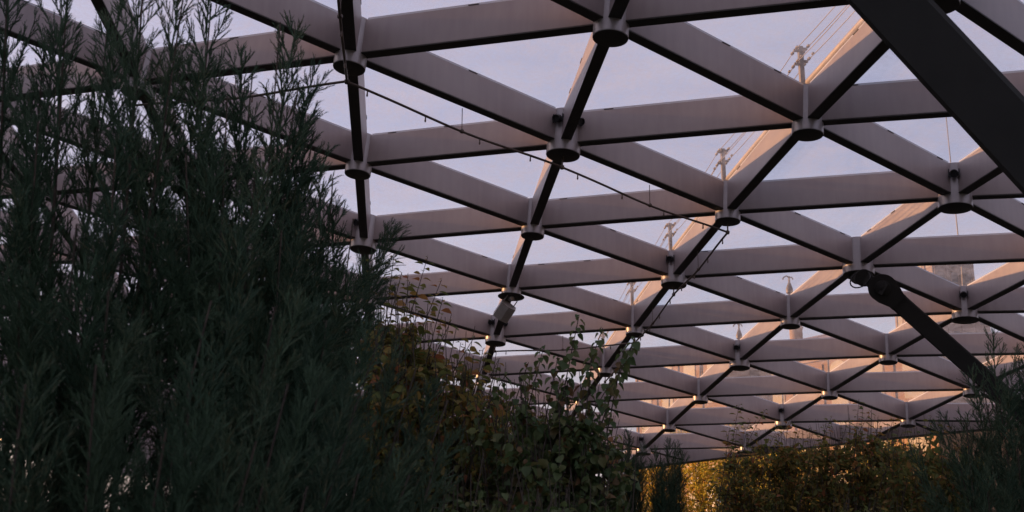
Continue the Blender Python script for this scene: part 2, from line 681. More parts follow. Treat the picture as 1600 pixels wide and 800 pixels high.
def strut(pin, foot, fork, r, R0, label, node):
    """pin: centre of the round joint; fork: centre of the lug that hangs from the node"""
    pin, foot, fork = Vector(pin), Vector(foot), Vector(fork)
    d = (foot-pin).normalized()
    root = empty('support_strut', (foot.x, foot.y, 0), label, 'strut', 'steel struts carrying the canopy')
    view = (Vector((0, 0, CAM_H))-pin).normalized()
    ax = (view-d*view.dot(d)).normalized()         # pin axis, square to the strut
    s = d.cross(ax).normalized()
    L = (foot-pin).length
    e = r*0.14
    hx, hy = r, r*0.62
    prof = [(-hx+e, -hy), (hx-e, -hy), (hx, -hy+e), (hx, hy-e), (hx-e, hy), (-hx+e, hy), (-hx, hy-e), (-hx, -hy+e)]
    MB().prism(prof, pin+d*R0*1.15, foot, s, ax).build('shaft', M['strut'], root)
    MB().prism([(x*1.03, y*1.06) for x, y in prof], pin+d*(R0*1.15+0.02), pin+d*(R0*1.15+0.07), s, ax).build('collar', M['strut'], root)
    pts = [(math.cos(math.pi/2+math.pi*k/20)*R0, math.sin(math.pi/2+math.pi*k/20)*R0) for k in range(21)]
    pts += [(R0*0.5, -R0*0.95), (R0*1.5, -r*0.9), (R0*1.5, r*0.9), (R0*0.5, R0*0.95)]
    MB().prism(pts, pin-ax*0.09, pin+ax*0.09, d, s).build('lug', M['strut'], root, True)
    for sg in (-1, 1):
        MB().lathe(pin+ax*0.093*sg, ax*sg, [(R0*0.55, 0), (R0*0.55, 0.03), (R0*0.50, 0.036)], 28).lathe(pin+ax*0.093*sg, ax*sg, [(R0*0.2, 0.03), (R0*0.2, 0.055), (R0*0.15, 0.06)], 12).build('pin_cap', M['strut'], root, True)
    nb = lat(*node)
    f = fork-pin
    fd = f.normalized()
    m = MB()
    for sg in (-1, 1):
        c = pin+f*0.5+ax*0.125*sg
        fs = fd.cross(ax).normalized()
        m.box(c, f*0.62, ax*0.02, fs*R0*0.45)
    m.lathe(fork-ax*0.12, ax, [(R0*0.60, 0), (R0*0.64, 0.01), (R0*0.64, 0.27), (R0*0.60, 0.28)], 28)
    m.tube([fork, nb], [R0*0.5, R0*0.7], 16)
    m.build('fork', M['strut'], root, True)
    pts = []
    for k in range(19):
        a = 2*math.pi*k/18
        pts.append(fork+ax*(0.19+0.02*math.sin(2*a))+s*math.cos(a)*R0*0.75+fd*(math.sin(a)*R0*0.75+0.08)-Vector((0, 0, 0.05)))
    MB().tube(pts, 0.009, 6).build('cable_loop', M['black'], root, True)
    MB().lathe((foot.x, foot.y, -0.1), (0, 0, 1), [(0.45, 0), (0.45, 0.32), (0.40, 0.36)], 28).build('footing', M['concrete'], root, True)
    return root


pin33 = W(1379, 450, 13.1)
p33 = W(1545, 597, 12.7)
d33 = (p33-pin33).normalized()
f33 = pin33+d33*((0.2-pin33.z)/d33.z)
strut(pin33, f33, W(1350, 434, 13.4), 0.115, 0.175, 'dark steel strut with round pin joint, running down behind the right juniper', (3, 3))
p1 = W(1388, 0, 6.0)
p2 = W(1600, 228, 5.75)
d1 = (p2-p1).normalized()
nn1 = lat(1, -1)
pin1 = p1+d1*((nn1.z-0.22-p1.z)/d1.z)
f1 = p1+d1*((0.2-p1.z)/d1.z)
strut(pin1, f1, (nn1+pin1)/2-Vector((0, 0, 0.04)), 0.168, 0.24, 'thick dark strut crossing the top right corner, nearest of all', (1, -1))

# ------------------------------------------------------------------ spotlights on the nodes
LL = {(1, 1, 0): 'left of the two black spotlights on the node halfway along the diagonal mist pipe',
      (1, 1, 1): 'right of the two black spotlights on the node halfway along the diagonal mist pipe',
      (3, 2, 0): 'black spotlight on the node beside the thick dark strut',
      (2, 3, 0): 'black spotlight on the node where the mist pipe runs down the safety post line',
      (4, 4, 0): 'black spotlight on the node right of the thinner strut joint, below the thick strut',
      (3, 5, 0): 'black spotlight on the far node below and left of the thinner strut',
      (1, 4, 0): 'left black spotlight on the node just below the hanging grey box',
      (1, 4, 1): 'right black spotlight on the node just below the hanging grey box',
      (0, 2, 0): 'black spotlight on the node next to the left juniper tips',
      (3, 8, 0): 'black spotlight on the low node above the two small conifers',
      (4, 7, 0): 'black spotlight on the low far node above the right hand shrubs'}
for k, sides in LAMPS.items():
    if k not in keys:
        continue
    P, n = lat(*k), nrm(*k)
    dirs = []
    eC = -(LA+LB).normalized()
    eB = -LB.normalized()
    eA = LA.normalized()
    for sd in sides:
        v = (eC+eB) if sd == 0 else (eB+eA)
        v = Vector((v.x, v.y, 0)).normalized()
        v = (v-n*v.dot(n)).normalized()
        c = P+n*0.335+v*(node_radius(k)+0.03)
        root = empty('spot_lamp', c, LL[(k[0], k[1], sd)], 'spotlight', 'spotlights on the canopy nodes')
        ax = (v*0.8-n*0.45).normalized()
        MB().lathe(c-ax*0.03, ax, [(0.028, 0), (0.040, 0.015), (0.042, 0.10), (0.036, 0.10), (0.034, 0.085)], 18).build('housing', M['black'], root, True)
        side = v.cross(n).normalized()
        m = MB()
        for sg in (-1, 1):
            m.box(c+side*0.050*sg, v*0.012, side*0.004, n*0.045)
        m.box(c-v*0.026, v*0.006, side*0.052, n*0.02)
        m.build('bracket', M['black'], root)

# ------------------------------------------------------------------ box hanging under node (1,3)
P = lat(1, 3)
root = empty('hanging_box', P, 'angular grey metal box hanging from bracket under node above leafy shrubs', 'box')
MB().lathe(P-Vector((0, 0, 0.06)), (0, 0, 1), [(0.03, 0), (0.05, 0.02), (0.05, 0.059)], 16).build('ball_joint', M['node'], root, True)
c = P+Vector((-0.10, 0.02, -0.21))
d, s, u = basis((-0.45, 0.35, -0.62), (0, 1, 0.3))
MB().prism([(-0.11, -0.09), (0.02, -0.13), (0.13, -0.07), (0.12, 0.08), (0.0, 0.13), (-0.12, 0.07)],
           c-d*0.12, c+d*0.12, s, u).build('casing', M['box_grey'], root)
m = MB()
for sg in (-1, 1):
    m.box(c-d*0.13+s*0.085*sg+Vector((0.01, 0, 0.03)), d*0.075, s*0.006, u*0.03)
m.build('bracket', M['node'], root)
MB().prism([(-0.08, -0.05), (0.08, -0.05), (0.08, 0.06), (-0.08, 0.06)], c+d*0.123, c+d*0.135, s, u).build('front_panel', M['black'], root)

# ------------------------------------------------------------------ mist pipe under the canopy
pipe = empty('mist_pipe', (0.5, 10.3, 0), 'thin dark mist pipe with small nozzles slung under the canopy nodes', 'pipe')


def hang(i, j):
    return lat(i, j)-nrm(i, j)*0.13


def run(seq):
    for (k1, k2) in zip(seq[:-1], seq[1:]):
        a, b = hang(*k1), hang(*k2)
        pts = []
        for s in range(13):
            t = s/12
            pts.append(a.lerp(b, t)+Vector((0, 0, -0.035*math.sin(math.pi*t)+0.008*math.sin(9*t))))
        MB().tube(pts, 0.0125, 8).build('pipe', M['pipe'], pipe, True)
        L = (b-a).length
        nz = 4
        for s in range(nz):
            t = (s+0.6)/nz
            q = pts[min(12, int(t*12))]
            MB().lathe(q-Vector((0, 0, 0.065)), (0.05, 0.02, 1), [(0.004, 0), (0.010, 0.012), (0.007, 0.03), (0.007, 0.066)], 8).build('nozzle', M['pipe'], pipe, True)
        # hanger in the middle of the span
        q = pts[6]
        MB().tube([q, q+Vector((0, 0, 0.24))], 0.0045, 6).lathe(q-Vector((0, 0, 0.016)), (0, 0, 1), [(0.012, 0), (0.022, 0.01), (0.022, 0.03), (0.008, 0.045)], 10).build('hanger', M['pipe'], pipe, True)
    for k in seq:
        a = hang(*k)
        MB().lathe(a-nrm(*k)*0.02, nrm(*k), [(0.018, 0), (0.024, 0.012), (0.024, 0.035), (0.009, 0.05), (0.009, 0.135)], 10).build('bracket', M['pipe'], pipe, True)


run([(0, -1), (0, 0), (1, 1), (2, 2), (2, 3), (2, 4), (2, 5)])
run([(-1, 0), (0, 0)])
run([(1, 4), (2, 4)])

# ------------------------------------------------------------------ safety line on top of the canopy
safe = empty('safety_line', lat(2, 2)+nrm(2, 2)*TOP, 'row of short posts with two cables and a tube along the canopy top', 'railing')
heads = []
for j in range(0, 6):
    p, n = lat(2, j), nrm(2, j)
    s = Vector((LB.y, -LB.x, 0)).normalized()
    base = p+n*(TOP+0.002)-s*0.05
    n = Vector((0, 0, 1))
    dB = (lat(2, j+1)-lat(2, j)).normalized()
    H = 0.44
    po = MB().box(base+n*H/2, s*0.022, dB*0.022, n*H/2).build('post', M['post'], safe)
    for sg, h in ((-1, 0.40), (1, 0.42), (1, 0.29), (-1, 0.26)):
        c = base+n*h+s*0.045*sg
        MB().box(c, s*0.024, dB*0.014, n*0.010).build('arm', M['post'], po)
        for e in (-1, 1):
            MB().lathe(c+s*0.012*sg+dB*(0.06*e-0.025), dB, [(0.008, 0), (0.016, 0.012), (0.016, 0.038), (0.008, 0.05)], 8).build('clamp', M['post'], po, True)
            if h < 0.4:
                MB().lathe(c+s*0.012*sg+dB*(0.16*e-0.02), dB, [(0.006, 0), (0.014, 0.01), (0.014, 0.03), (0.006, 0.04)], 8).build('clamp', M['post'], po, True)
    MB().lathe(base, n, [(0.06, 0), (0.06, 0.012), (0.03, 0.02)], 12).build('foot_plate', M['post'], po, True)
    heads.append((base, n, s))
for sg, h in ((-1, 0.40), (1, 0.42), (1, 0.29), (-1, 0.26)):
    pts = []
    for (b0, n0, s0), (b1, n1, s1) in zip(heads[:-1], heads[1:]):
        for k in range(8):
            t = k/8
            pts.append((b0+n0*h+s0*0.057*sg).lerp(b1+n1*h+s1*0.057*sg, t)-Vector((0, 0, 0.05*math.sin(math.pi*t))))
    b1, n1, s1 = heads[-1]
    pts.append(b1+n1*h+s1*0.057*sg)
    MB().tube(pts, 0.0042, 6).build('cable', M['cable'], safe, True)
for (b0, n0, s0), (b1, n1, s1) in zip(heads[:-1], heads[1:]):
    MB().tube([b0+n0*0.058+s0*0.05, b1+n1*0.058+s1*0.05], 0.038, 14).build('rail_tube', M['railtube'], safe, True)

# single thin posts on other nodes
SP = {(4, 4): 'thin pale post on the node in front of the tower',
      (3, 6): 'thin post on the far node left of the lowest glass rows, before the ochre houses',
      (3, 7): 'short thin post on the low node above the two small conifers',
      (4, 6): 'thin dark post on the far node in the middle of the lit roofs',
      (4, 7): 'thin sunlit post on the low node above the right hand shrubs',
      (3, 4): 'post with hooked top on the node between safety line and strut joint',
      (3, 5): 'post with hooked top on the far node right of the leafy shoots'}
for k, lb in SP.items():
    p, n = lat(*k), nrm(*k)
    base = p+n*(TOP+0.002)
    H = 0.34
    root = empty('canopy_post', base, lb, 'post', 'single posts on the canopy top')
    MB().tube([base, base+n*H], 0.017, 8).build('rod', M['post'], root, True)
    MB().lathe(base, n, [(0.055, 0), (0.055, 0.012), (0.025, 0.02)], 12).build('foot_plate', M['post'], root, True)
    if k in ((3, 4), (3, 5)):
        MB().lathe(base+n*0.04, n, [(0.02, 0), (0.05, 0.03), (0.055, 0.09), (0.03, 0.17), (0.02, 0.2)], 12).build('collar', M['post'], root, True)
        q = base+n*(H-0.02)
        MB().tube([q, q+Vector((-0.04, 0, 0.03)), q+Vector((-0.09, 0, 0.0)), q+Vector((-0.10, 0, -0.03))], 0.012, 6).build('hook', M['post'], root, True)
        MB().tube([q, q+Vector((0.04, 0, 0.01)), q+Vector((0.06, 0, -0.03))], 0.010, 6).build('hook', M['post'], root, True)

# ------------------------------------------------------------------ far buildings


def block(root, cx, cy, rz, wx, wy, z0, z1, wall, rows, cols_x, cols_y, arch=False, roof_h=0.0, name='wall'):
    """box building part: wx along its own x, faces -y and -x are the ones in view"""
    ex = Vector((math.cos(rz), math.sin(rz), 0))
    ey = Vector((-math.sin(rz), math.cos(rz), 0))
    ez = Vector((0, 0, 1))
    c = Vector((cx, cy, 0))
    wo = MB().box(c+ez*(z0+z1)/2, ex*wx/2, ey*wy/2, ez*(z1-z0)/2).build(name, wall, root)
    for z in (z1-0.45, z0+(z1-z0)*0.30):
        MB().box(c+ez*z, ex*(wx/2+0.35), ey*(wy/2+0.35), ez*0.22).build('cornice', M['trim'], root)
    for face, n, hw, hd, cols in ((-ey, ex, wx/2, wy/2, cols_x), (-ex, ey, wy/2, wx/2, cols_y)):
        st = 2*hw/cols
        for q in range(cols+1):
            x = -hw+st*q
            x = max(min(x, hw-0.35), -hw+0.35)
            MB().box(c+n*x+face*(hd+0.14)+ez*(z0+z1-1.4)/2, n*0.30, face*0.14, ez*((z1-z0)/2-0.72)).build('pilaster', wall, root)
        hz = (z1-z0-2.0)/rows
        for q in range(cols):
            for r_ in range(rows):
                zc = z0+1.0+hz*(r_+0.5)
                p = c+n*(-hw+st*(q+0.5))+face*(hd+0.06)+ez*zc
                ww, hh = st*0.24, hz*0.33
                fo = MB().box(p, n*(ww+0.16), face*0.055, ez*(hh+0.16)).build('window', M['trim'], root)
                if arch and r_ == rows-1:
                    pr = [(math.cos(math.pi*k/8)*ww, hh*0.5+math.sin(math.pi*k/8)*ww*0.7) for k in range(9)]+[(-ww, -hh), (ww, -hh)]
                    MB().prism(pr, p+face*0.06, p+face*0.10, n, ez).build('glazing', M['pane_dark'], fo)
                else:
                    MB().box(p+face*0.075, n*ww, face*0.02, ez*hh).build('glazing', M['pane_dark'], fo)
    if roof_h:
        hx, hy = ex*(wx/2+0.5), ey*(wy/2+0.5)
        b = [c-hx-hy, c+hx-hy, c+hx+hy, c-hx+hy]
        rg = [c-ex*wx*0.3+ez*(z1+roof_h), c+ex*wx*0.3+ez*(z1+roof_h)]
        m = MB()
        m.add([q+ez*(z1+0.01) for q in b]+rg, [(3, 2, 1, 0), (0, 1, 5, 4), (1, 2, 5), (2, 3, 4, 5), (3, 0, 4)])
        m.build('roof', M['roof'], root)
    return wo


RZ = R(-64)


def site(px, py, d):
    p = W(px, py, d)
    return p


# long ochre houses whose lit fronts look to the left
def house(px, d, top_py, wx, wy, rows, cx, cy, label, arch, roof):
    p = W(px, top_py, d)
    root = empty('ochre_house', (p.x, p.y, 0), label, 'building', 'sunlit buildings beyond the park')
    block(root, p.x, p.y, RZ, wx, wy, 0, p.z, M['wall_ochre'], rows, cx, cy, arch, roof)
    return root, p


house(1128, 235, 563, 34, 24, 6, 4, 6, 'sunlit ochre building furthest left beyond the canopy, its arches above the conifers', True, 3.0)
house(1285, 215, 553, 36, 24, 5, 5, 6, 'sunlit ochre building with reddish roof and round turret beyond the canopy', True, 4.0)
house(1420, 190, 556, 34, 26, 6, 4, 6, 'sunlit ochre building at the foot of the square tower', True, 2.0)
house(1610, 190, 575, 36, 26, 6, 6, 9, 'ochre building half hidden behind the right juniper', False, 3.0)

# square stepped tower with mast
p = W(1462, 400, 240)
root = empty('tower_building', (p.x, p.y, 0), 'tall square stepped tower with thin mast, left side sunlit', 'tower')
block(root, p.x, p.y, R(17), 14.5, 13, 0, W(1462, 482, 240).z, M['wall_tower'], 9, 4, 4)
block(root, p.x+0.6, p.y, R(17), 10.8, 9, W(1462, 482, 240).z-0.5, W(1462, 398, 240).z, M['wall_tower'], 3, 3, 3, name='upper_wall')
q = W(1500, 400, 238)
MB().tube([Vector((q.x, q.y, q.z-6)), Vector((q.x, q.y, q.z+62))], [0.16, 0.07], 8).build('mast', M['post'], root, True)

# round turret standing over the second house
p = W(1245, 540, 212)
tz = p.z
root = empty('round_turret', (p.x, p.y, tz-8), 'small round turret with domed top seen under a canopy node', 'turret')
MB().lathe((p.x, p.y, tz-8), (0, 0, 1), [(1.0, 0), (1.0, 8.0), (1.25, 8.3), (1.25, 8.9), (1.05, 9.0)], 24).build('shaft', M['wall_ochre'], root, True)
MB().lathe((p.x, p.y, tz+1.0), (0, 0, 1), [(1.2, 0), (1.3, 0.2), (1.3, 2.3), (1.45, 2.5), (1.45, 2.8), (1.25, 2.85)], 24).build('drum', M['trim'], root, True)
MB().lathe((p.x, p.y, tz+3.86), (0, 0, 1), [(1.25, 0), (1.2, 0.5), (0.95, 1.1), (0.4, 1.6), (0.08, 1.8), (0.05, 3.0)], 20).build('dome', M['roof'], root, True)

# small white kiosk beyond the edge of the canopy
p = W(1119, 800, 44)
root = empty('white_kiosk', (p.x, p.y, 0), 'small white kiosk in full sun beside the golden tree, under the canopy edge', 'kiosk')
ex = Vector((math.cos(R(-60)), math.sin(R(-60)), 0))
ey = Vector((-ex.y, ex.x, 0))
c = Vector((p.x, p.y, 0))
MB().box(c+Vector((0, 0, 1.45)), ex*0.35, ey*0.3, (0, 0, 1.45)).build('wall', M['white_wall'], root)
MB().box(c+Vector((0, 0, 3.0)), ex*0.5, ey*0.45, (0, 0, 0.08)).build('roof', M['roof'], root)
MB().box(c-ey*0.315+Vector((0, 0, 0.95)), ex*0.2, ey*0.014, (0, 0, 0.85)).build('door', M['trim'], root)

# ------------------------------------------------------------------ leaves and shrubs
# ovate leaf folded along its rib: base, 3 stations, tip; x along, y across, z up


def leaf_template(shape):
    V, F = [], []
    st = {'ovate': [(0.0, 0.02), (0.22, 0.24), (0.5, 0.30), (0.78, 0.17), (1.0, 0.0)],
          'heart': [(0.0, 0.05), (0.12, 0.34), (0.4, 0.42), (0.72, 0.24), (1.0, 0.0)],
          'small': [(0.0, 0.03), (0.35, 0.27), (0.7, 0.2), (1.0, 0.0)]}[shape]
    for x, y in st:
        z = -0.22*(x-0.35)**2
        V += [(x, y, z+y*0.45), (x, 0, z), (x, -y, z+y*0.45)]
    for k in range(len(st)-1):
        a, b = 3*k, 3*k+3
        F += [(a, a+1, b+1, b), (a+1, a+2, b+2, b+1)]
    return np.array(V, float), np.array(F)


LT = {k: leaf_template(k) for k in ('ovate', 'heart', 'small')}


def leaves_mesh(name, pos, dirs, nor, size, shape, mat):
    V0, F0 = LT[shape]
    pos, dirs, nor = (np.asarray(a, float) for a in (pos, dirs, nor))
    size = np.asarray(size, float)
    d = dirs/np.linalg.norm(dirs, axis=1, keepdims=True)
    n = nor-d*(nor*d).sum(1, keepdims=True)
    n /= np.linalg.norm(n, axis=1, keepdims=True)+1e-9
    s = np.cross(n, d)
    Q = (V0[None, :, 0, None]*d[:, None]+V0[None, :, 1, None]*s[:, None]+V0[None, :, 2, None]*n[:, None])
    V = pos[:, None]+Q*size[:, None, None]
    k = len(V0)
    F = F0[None]+(np.arange(len(pos))*k)[:, None, None]
    return fast_mesh(name, V.reshape(-1, 3), F.reshape(-1, F0.shape[1]), mat, True)


def curve(a, b, bow, n=9, wob=0.0):
    a, b, bow = Vector(a), Vector(b), Vector(bow)
    pts = []
    w1 = Vector((random.uniform(-1, 1), random.uniform(-1, 1), 0))*wob
    for k in range(n):
        t = k/(n-1)
        pts.append(a.lerp(b, t)+bow*math.sin(math.pi*t)+w1*math.sin(2*math.pi*t))
    return pts


def rv(s=1.0):
    return Vector(rng.normal(0, s, 3))


LEAF_ME = {}


def shrub(name, label, cat, group, base, env, tips, nstem, nleaf, lsize, shape, mat, hang=0.2, single=0, sub=9, stemr=0.012):
    """env: list of (centre, radii, weight); tips: explicit shoot ends standing out of the mass"""
    base = Vector(base)
    root = empty(name, base, label, cat, group)
    shoots = []
    stems = MB()
    for tp in tips:
        tp = Vector(tp)
        lean = rng.uniform(0.15, 0.5)*(tp.z/2.6)
        st = Vector((base.x*0.45+tp.x*0.55-lean, base.y*0.6+tp.y*0.4, 0))
        pts = curve(st, tp, (-lean*0.45, 0.05, 0.10), 14, 0.05)
        shoots.append((pts, True))
        stems.tube(pts, [stemr*(1-0.82*k/13) for k in range(14)], 6)
    cand = []
    wsum = sum(e[2] for e in env)
    for c, r, wt in env:
        c, r = Vector(c), Vector(r)
        for _ in range(max(1, int(nstem*wt/wsum))):
            v = rv()
            v.normalize()
            v *= rng.uniform(0.25, 1.0)**0.5
            tp = c+Vector((v.x*r.x, v.y*r.y, v.z*r.z))
            tp.z = max(tp.z, 0.15)
            st = base+Vector((rng.uniform(-0.3, 0.3), rng.uniform(-0.3, 0.3), 0))
            pts = curve(st, tp, ((tp-st).x*0.10, (tp-st).y*0.10, -(tp-st).length*0.03), 10, 0.06)
            stems.tube(pts, [stemr*0.8*(1-0.8*k/9) for k in range(10)], 5)
            cand.append(pts)
            for _s in range(sub):
                t = rng.uniform(0.62, 1.0)
                k = min(8, int(t*9))
                a = pts[k]
                d = (pts[k+1]-pts[k]).normalized()
                e = a+(d*0.5+rv(0.55)).normalized()*rng.uniform(0.12, 0.42)*(r.length*0.45)
                sp = curve(a, e, rv(0.03), 5)
                stems.tube(sp, [stemr*0.3*(1-0.7*q/4) for q in range(5)], 4)
                shoots.append((sp, False))
    stems.build('stem', M['stem'], root, True)
    big, bulk = [], []
    for pts, is_tip in shoots:
        if is_tip:
            L = sum((b-a).length for a, b in zip(pts[:-1], pts[1:]))
            n = int(L*0.62/(lsize*0.42))
            for q in range(n):
                t = 1-0.62*(q/n)**1.15
                x = t*(len(pts)-1)
                k = min(len(pts)-2, int(x))
                p = pts[k].lerp(pts[k+1], x-k)
                d = (pts[k+1]-pts[k]).normalized()
                ang = q*2.4+rng.uniform(-0.4, 0.4)
                _, s, u = basis(d)
                o_ = s*math.cos(ang)+u*math.sin(ang)
                ld = (d*0.45+o_*0.9+Vector((0, 0, -hang*2.0))).normalized()
                ln = (o_*0.3+Vector((0, 0, 1))+rv(0.35))
                sz = lsize*rng.uniform(0.7, 1.15)*(0.55 if q < 2 else 1)
                big.append((p+o_*0.012, ld, ln, sz))
    per = max(1, int(nleaf/max(1, sum(1 for s in shoots if not s[1]))))
    for pts, is_tip in shoots:
        if is_tip:
            continue
        for q in range(per):
            t = rng.uniform(0.1, 1.0)
            x = t*(len(pts)-1)
            k = min(len(pts)-2, int(x))
            p = pts[k].lerp(pts[k+1], x-k)+rv(lsize*0.35)
            ld = ((pts[k+1]-pts[k]).normalized()*0.3+rv(0.7)+Vector((0, 0, -hang))).normalized()
            ln = Vector((0, 0, 1))+rv(0.55)
            bulk.append((p, ld, ln, lsize*rng.uniform(0.6, 1.15)))
    if single and big:
        key = (shape, mat.name)
        if key not in LEAF_ME:
            V0, F0 = LT[shape]
            LEAF_ME[key] = fast_mesh('leaf', V0, F0, mat, True)
        order = big[:single]
        for p, ld, ln, sz in order:
            o = bpy.data.objects.new('leaf', LEAF_ME[key])
            col.objects.link(o)
            o.parent = root
            d = ld.normalized()
            n = (ln-d*ln.dot(d)).normalized()
            s = n.cross(d)
            o.matrix_local = Matrix.Translation(p-base) @ Matrix((d, s, n)).transposed().to_4x4() @ Matrix.Scale(sz, 4)
        bulk += big[single:]
    else:
        bulk += big
    if bulk:
        b0 = np.array(base)
        me = leaves_mesh('foliage', np.array([np.array(b[0]) for b in bulk])-b0, [b[1] for b in bulk], [b[2] for b in bulk], [b[3] for b in bulk], shape, mat)
        o = link('foliage', me, root, base)
        o['kind'] = 'stuff'
    return root


def ground_at(px, d):
    p = W(px, 800, d)
    return Vector((p.x, p.y, 0))


# autumn shrub beside the left juniper
b = ground_at(640, 6.2)
shrub('leafy_shrub', 'autumn shrub with large oval olive and orange leaves beside the left juniper', 'shrub', 'leafy shrubs under the canopy', b,
      [(W(655, 540, 6.2), (0.34, 0.5, 0.28), 3), (W(612, 480, 6.3), (0.26, 0.4, 0.25), 3.6), (W(745, 600, 6.1), (0.28, 0.4, 0.24), 2.0), (W(690, 520, 6.2), (0.26, 0.4, 0.18), 1.6), (W(690, 690, 6.1), (0.55, 0.6, 0.55), 4), (W(600, 520, 6.4), (0.25, 0.4, 0.35), 1.2), (W(690, 860, 6.1), (0.6, 0.6, 0.6), 2)],
      [W(615, 402, 6.3), W(668, 402, 6.2), W(690, 437, 6.1), W(692, 466, 6.0), W(585, 398, 6.5), W(742, 525, 6.1), W(640, 440, 6.4), W(570, 430, 6.5), W(655, 485, 6.0), W(705, 500, 6.1), W(760, 555, 6.0), W(628, 425, 6.2)],
      180, 11500, 0.066, 'ovate', M['leaf_rust'], 0.25, 220, 8)
# heart leaved shrub in the middle
b = ground_at(890, 5.6)
shrub('leafy_shrub', 'dark shrub with heart shaped leaves on tall shoots in the middle', 'shrub', 'leafy shrubs under the canopy', b,
      [(W(880, 690, 5.6), (0.46, 0.5, 0.34), 4), (W(800, 665, 5.7), (0.36, 0.5, 0.34), 3), (W(860, 860, 5.6), (0.7, 0.6, 0.6), 3), (W(905, 625, 5.7), (0.18, 0.3, 0.22), 1.5)],
      [W(905, 492, 5.6), W(942, 512, 5.7), W(992, 527, 5.6), W(958, 590, 5.5), W(872, 556, 5.7), W(826, 566, 5.8), W(792, 582, 5.8), W(975, 545, 5.8), W(925, 560, 5.5), W(890, 590, 5.6), W(850, 540, 5.9)],
      160, 11500, 0.055, 'heart', M['leaf_green'], 0.7, 260, 8)
# olive shrub filling the gap behind the two
b = ground_at(760, 7.4)
shrub('leafy_shrub', 'loose olive shrub between the autumn shrub and the heart leaved one, behind both', 'shrub', 'leafy shrubs under the canopy', b,
      [(W(745, 610, 7.4), (0.42, 0.5, 0.34), 3), (W(830, 650, 7.4), (0.45, 0.5, 0.30), 3), (W(930, 700, 7.4), (0.40, 0.5, 0.30), 2)],
      [W(720, 535, 7.4), W(755, 545, 7.5), (W(780, 560, 7.3)), W(840, 585, 7.4)], 110, 5200, 0.068, 'ovate', M['leaf_olive'], 0.25, 0, 8)
# low fine leaved shrub in front
b = ground_at(740, 4.6)
shrub('leafy_shrub', 'low dense dark green shrub filling the bottom between juniper and conifers', 'shrub', 'leafy shrubs under the canopy', b,
      [(W(760, 800, 4.6), (0.42, 0.5, 0.30), 3), (W(900, 810, 4.9), (0.42, 0.5, 0.22), 3)],
      [], 110, 9500, 0.044, 'ovate', M['leaf_green'], 0.25, 0, 8)
# shrubs on the right
for k, (px, d, lb, tips, env) in enumerate([
    (1190, 9.5, 'rust tinged shrub right of the two small conifers, its shoots before the canopy edge',
     [(1155, 632), (1196, 640), (1172, 655), (1215, 668), (1235, 655), (1140, 668), (1250, 672)],
     [((1215, 728), (0.55, 0.6, 0.36), 3), ((1190, 682), (0.34, 0.3, 0.20), 1.1), ((1240, 672), (0.18, 0.3, 0.12), 0.5), ((1165, 810), (0.5, 0.6, 0.3), 2)]),
    (1325, 9.0, 'rust tinged shrub in the middle of the right bank, tall shoots at its top',
     [(1342, 624), (1300, 650), (1362, 640), (1325, 655), (1378, 655), (1290, 662), (1268, 668), (1398, 650)],
     [((1335, 702), (0.56, 0.6, 0.34), 4), ((1335, 668), (0.46, 0.3, 0.16), 1.3), ((1345, 640), (0.14, 0.2, 0.10), 0.4), ((1290, 668), (0.18, 0.2, 0.12), 0.5), ((1395, 662), (0.18, 0.2, 0.12), 0.5), ((1330, 800), (0.6, 0.6, 0.3), 2)]),
    (1440, 8.2, 'olive shrub at the left flank of the right juniper',
     [(1455, 650), (1430, 668), (1478, 660), (1410, 676)],
     [((1445, 702), (0.46, 0.5, 0.34), 3), ((1480, 690), (0.25, 0.4, 0.24), 1.2), ((1440, 800), (0.5, 0.6, 0.3), 2)]),
    (1250, 6.6, 'low dark shrub along the bottom edge below the rust tinged shrubs', [],
     [((1200, 830), (0.5, 0.4, 0.22), 2), ((1350, 815), (0.5, 0.4, 0.24), 2)])]):
    shrub('leafy_shrub', lb, 'shrub', 'leafy shrubs under the canopy', ground_at(px, d),
          [(W(*c, d), r, wt) for c, r, wt in env], [W(x, y, d+random.uniform(-0.4, 0.4)) for x, y in tips],
          150, 11500, 0.060, 'small', M['leaf_rust'] if k < 2 else M['leaf_olive'], 0.25, 0, 9, 0.008)

# trees outside, golden in the sun
for k, (px, d, h, lb) in enumerate([(1088, 30, 4.2, 'golden sunlit small tree under the canopy edge, beside the conifers'),
                                    (1240, 52, 4.8, 'yellow tree outside behind the first rust tinged shrub'),
                                    (1390, 48, 4.4, 'yellow tree outside behind the right bank of shrubs')]):
    b = ground_at(px, d)
    root = empty('park_tree', b, lb, 'tree', 'golden trees outside the canopy')
    m = MB()
    tp = b+Vector((0.1, 0, h*0.8))
    tr = curve(b, tp, (0.1, 0, 0), 8)
    m.tube(tr, [0.09*(1-0.8*q/7) for q in range(8)], 8)
    P_, D_, N_, S_ = [], [], [], []
    for q in range(60):
        kk = random.randint(2, 6)
        a = tr[kk]
        v = rv()
        v.normalize()
        e = b+Vector((v.x*1.5, v.y*1.5, h*0.55+v.z*h*0.42))
        m.tube(curve(a, e, (0, 0, 0.1), 5), [0.016, 0.013, 0.010, 0.007, 0.004], 5)
        for z in range(210):
            P_.append(e+rv(0.34))
            D_.append(rv())
            N_.append(Vector((0, 0, 1))+rv(0.6))
            S_.append(rng.uniform(0.08, 0.14))
    m.build('trunk', M['bark'], root, True)
    o = link('crown', leaves_mesh('crown', np.array([np.array(x) for x in P_])-np.array(b), D_, N_, S_, 'small', M['leaf_gold']), root, b)
    o['kind'] = 'stuff'

# ------------------------------------------------------------------ junipers


def cone3(acc, a, b, r0, r1):
    acc.append((a, b, r0, r1))


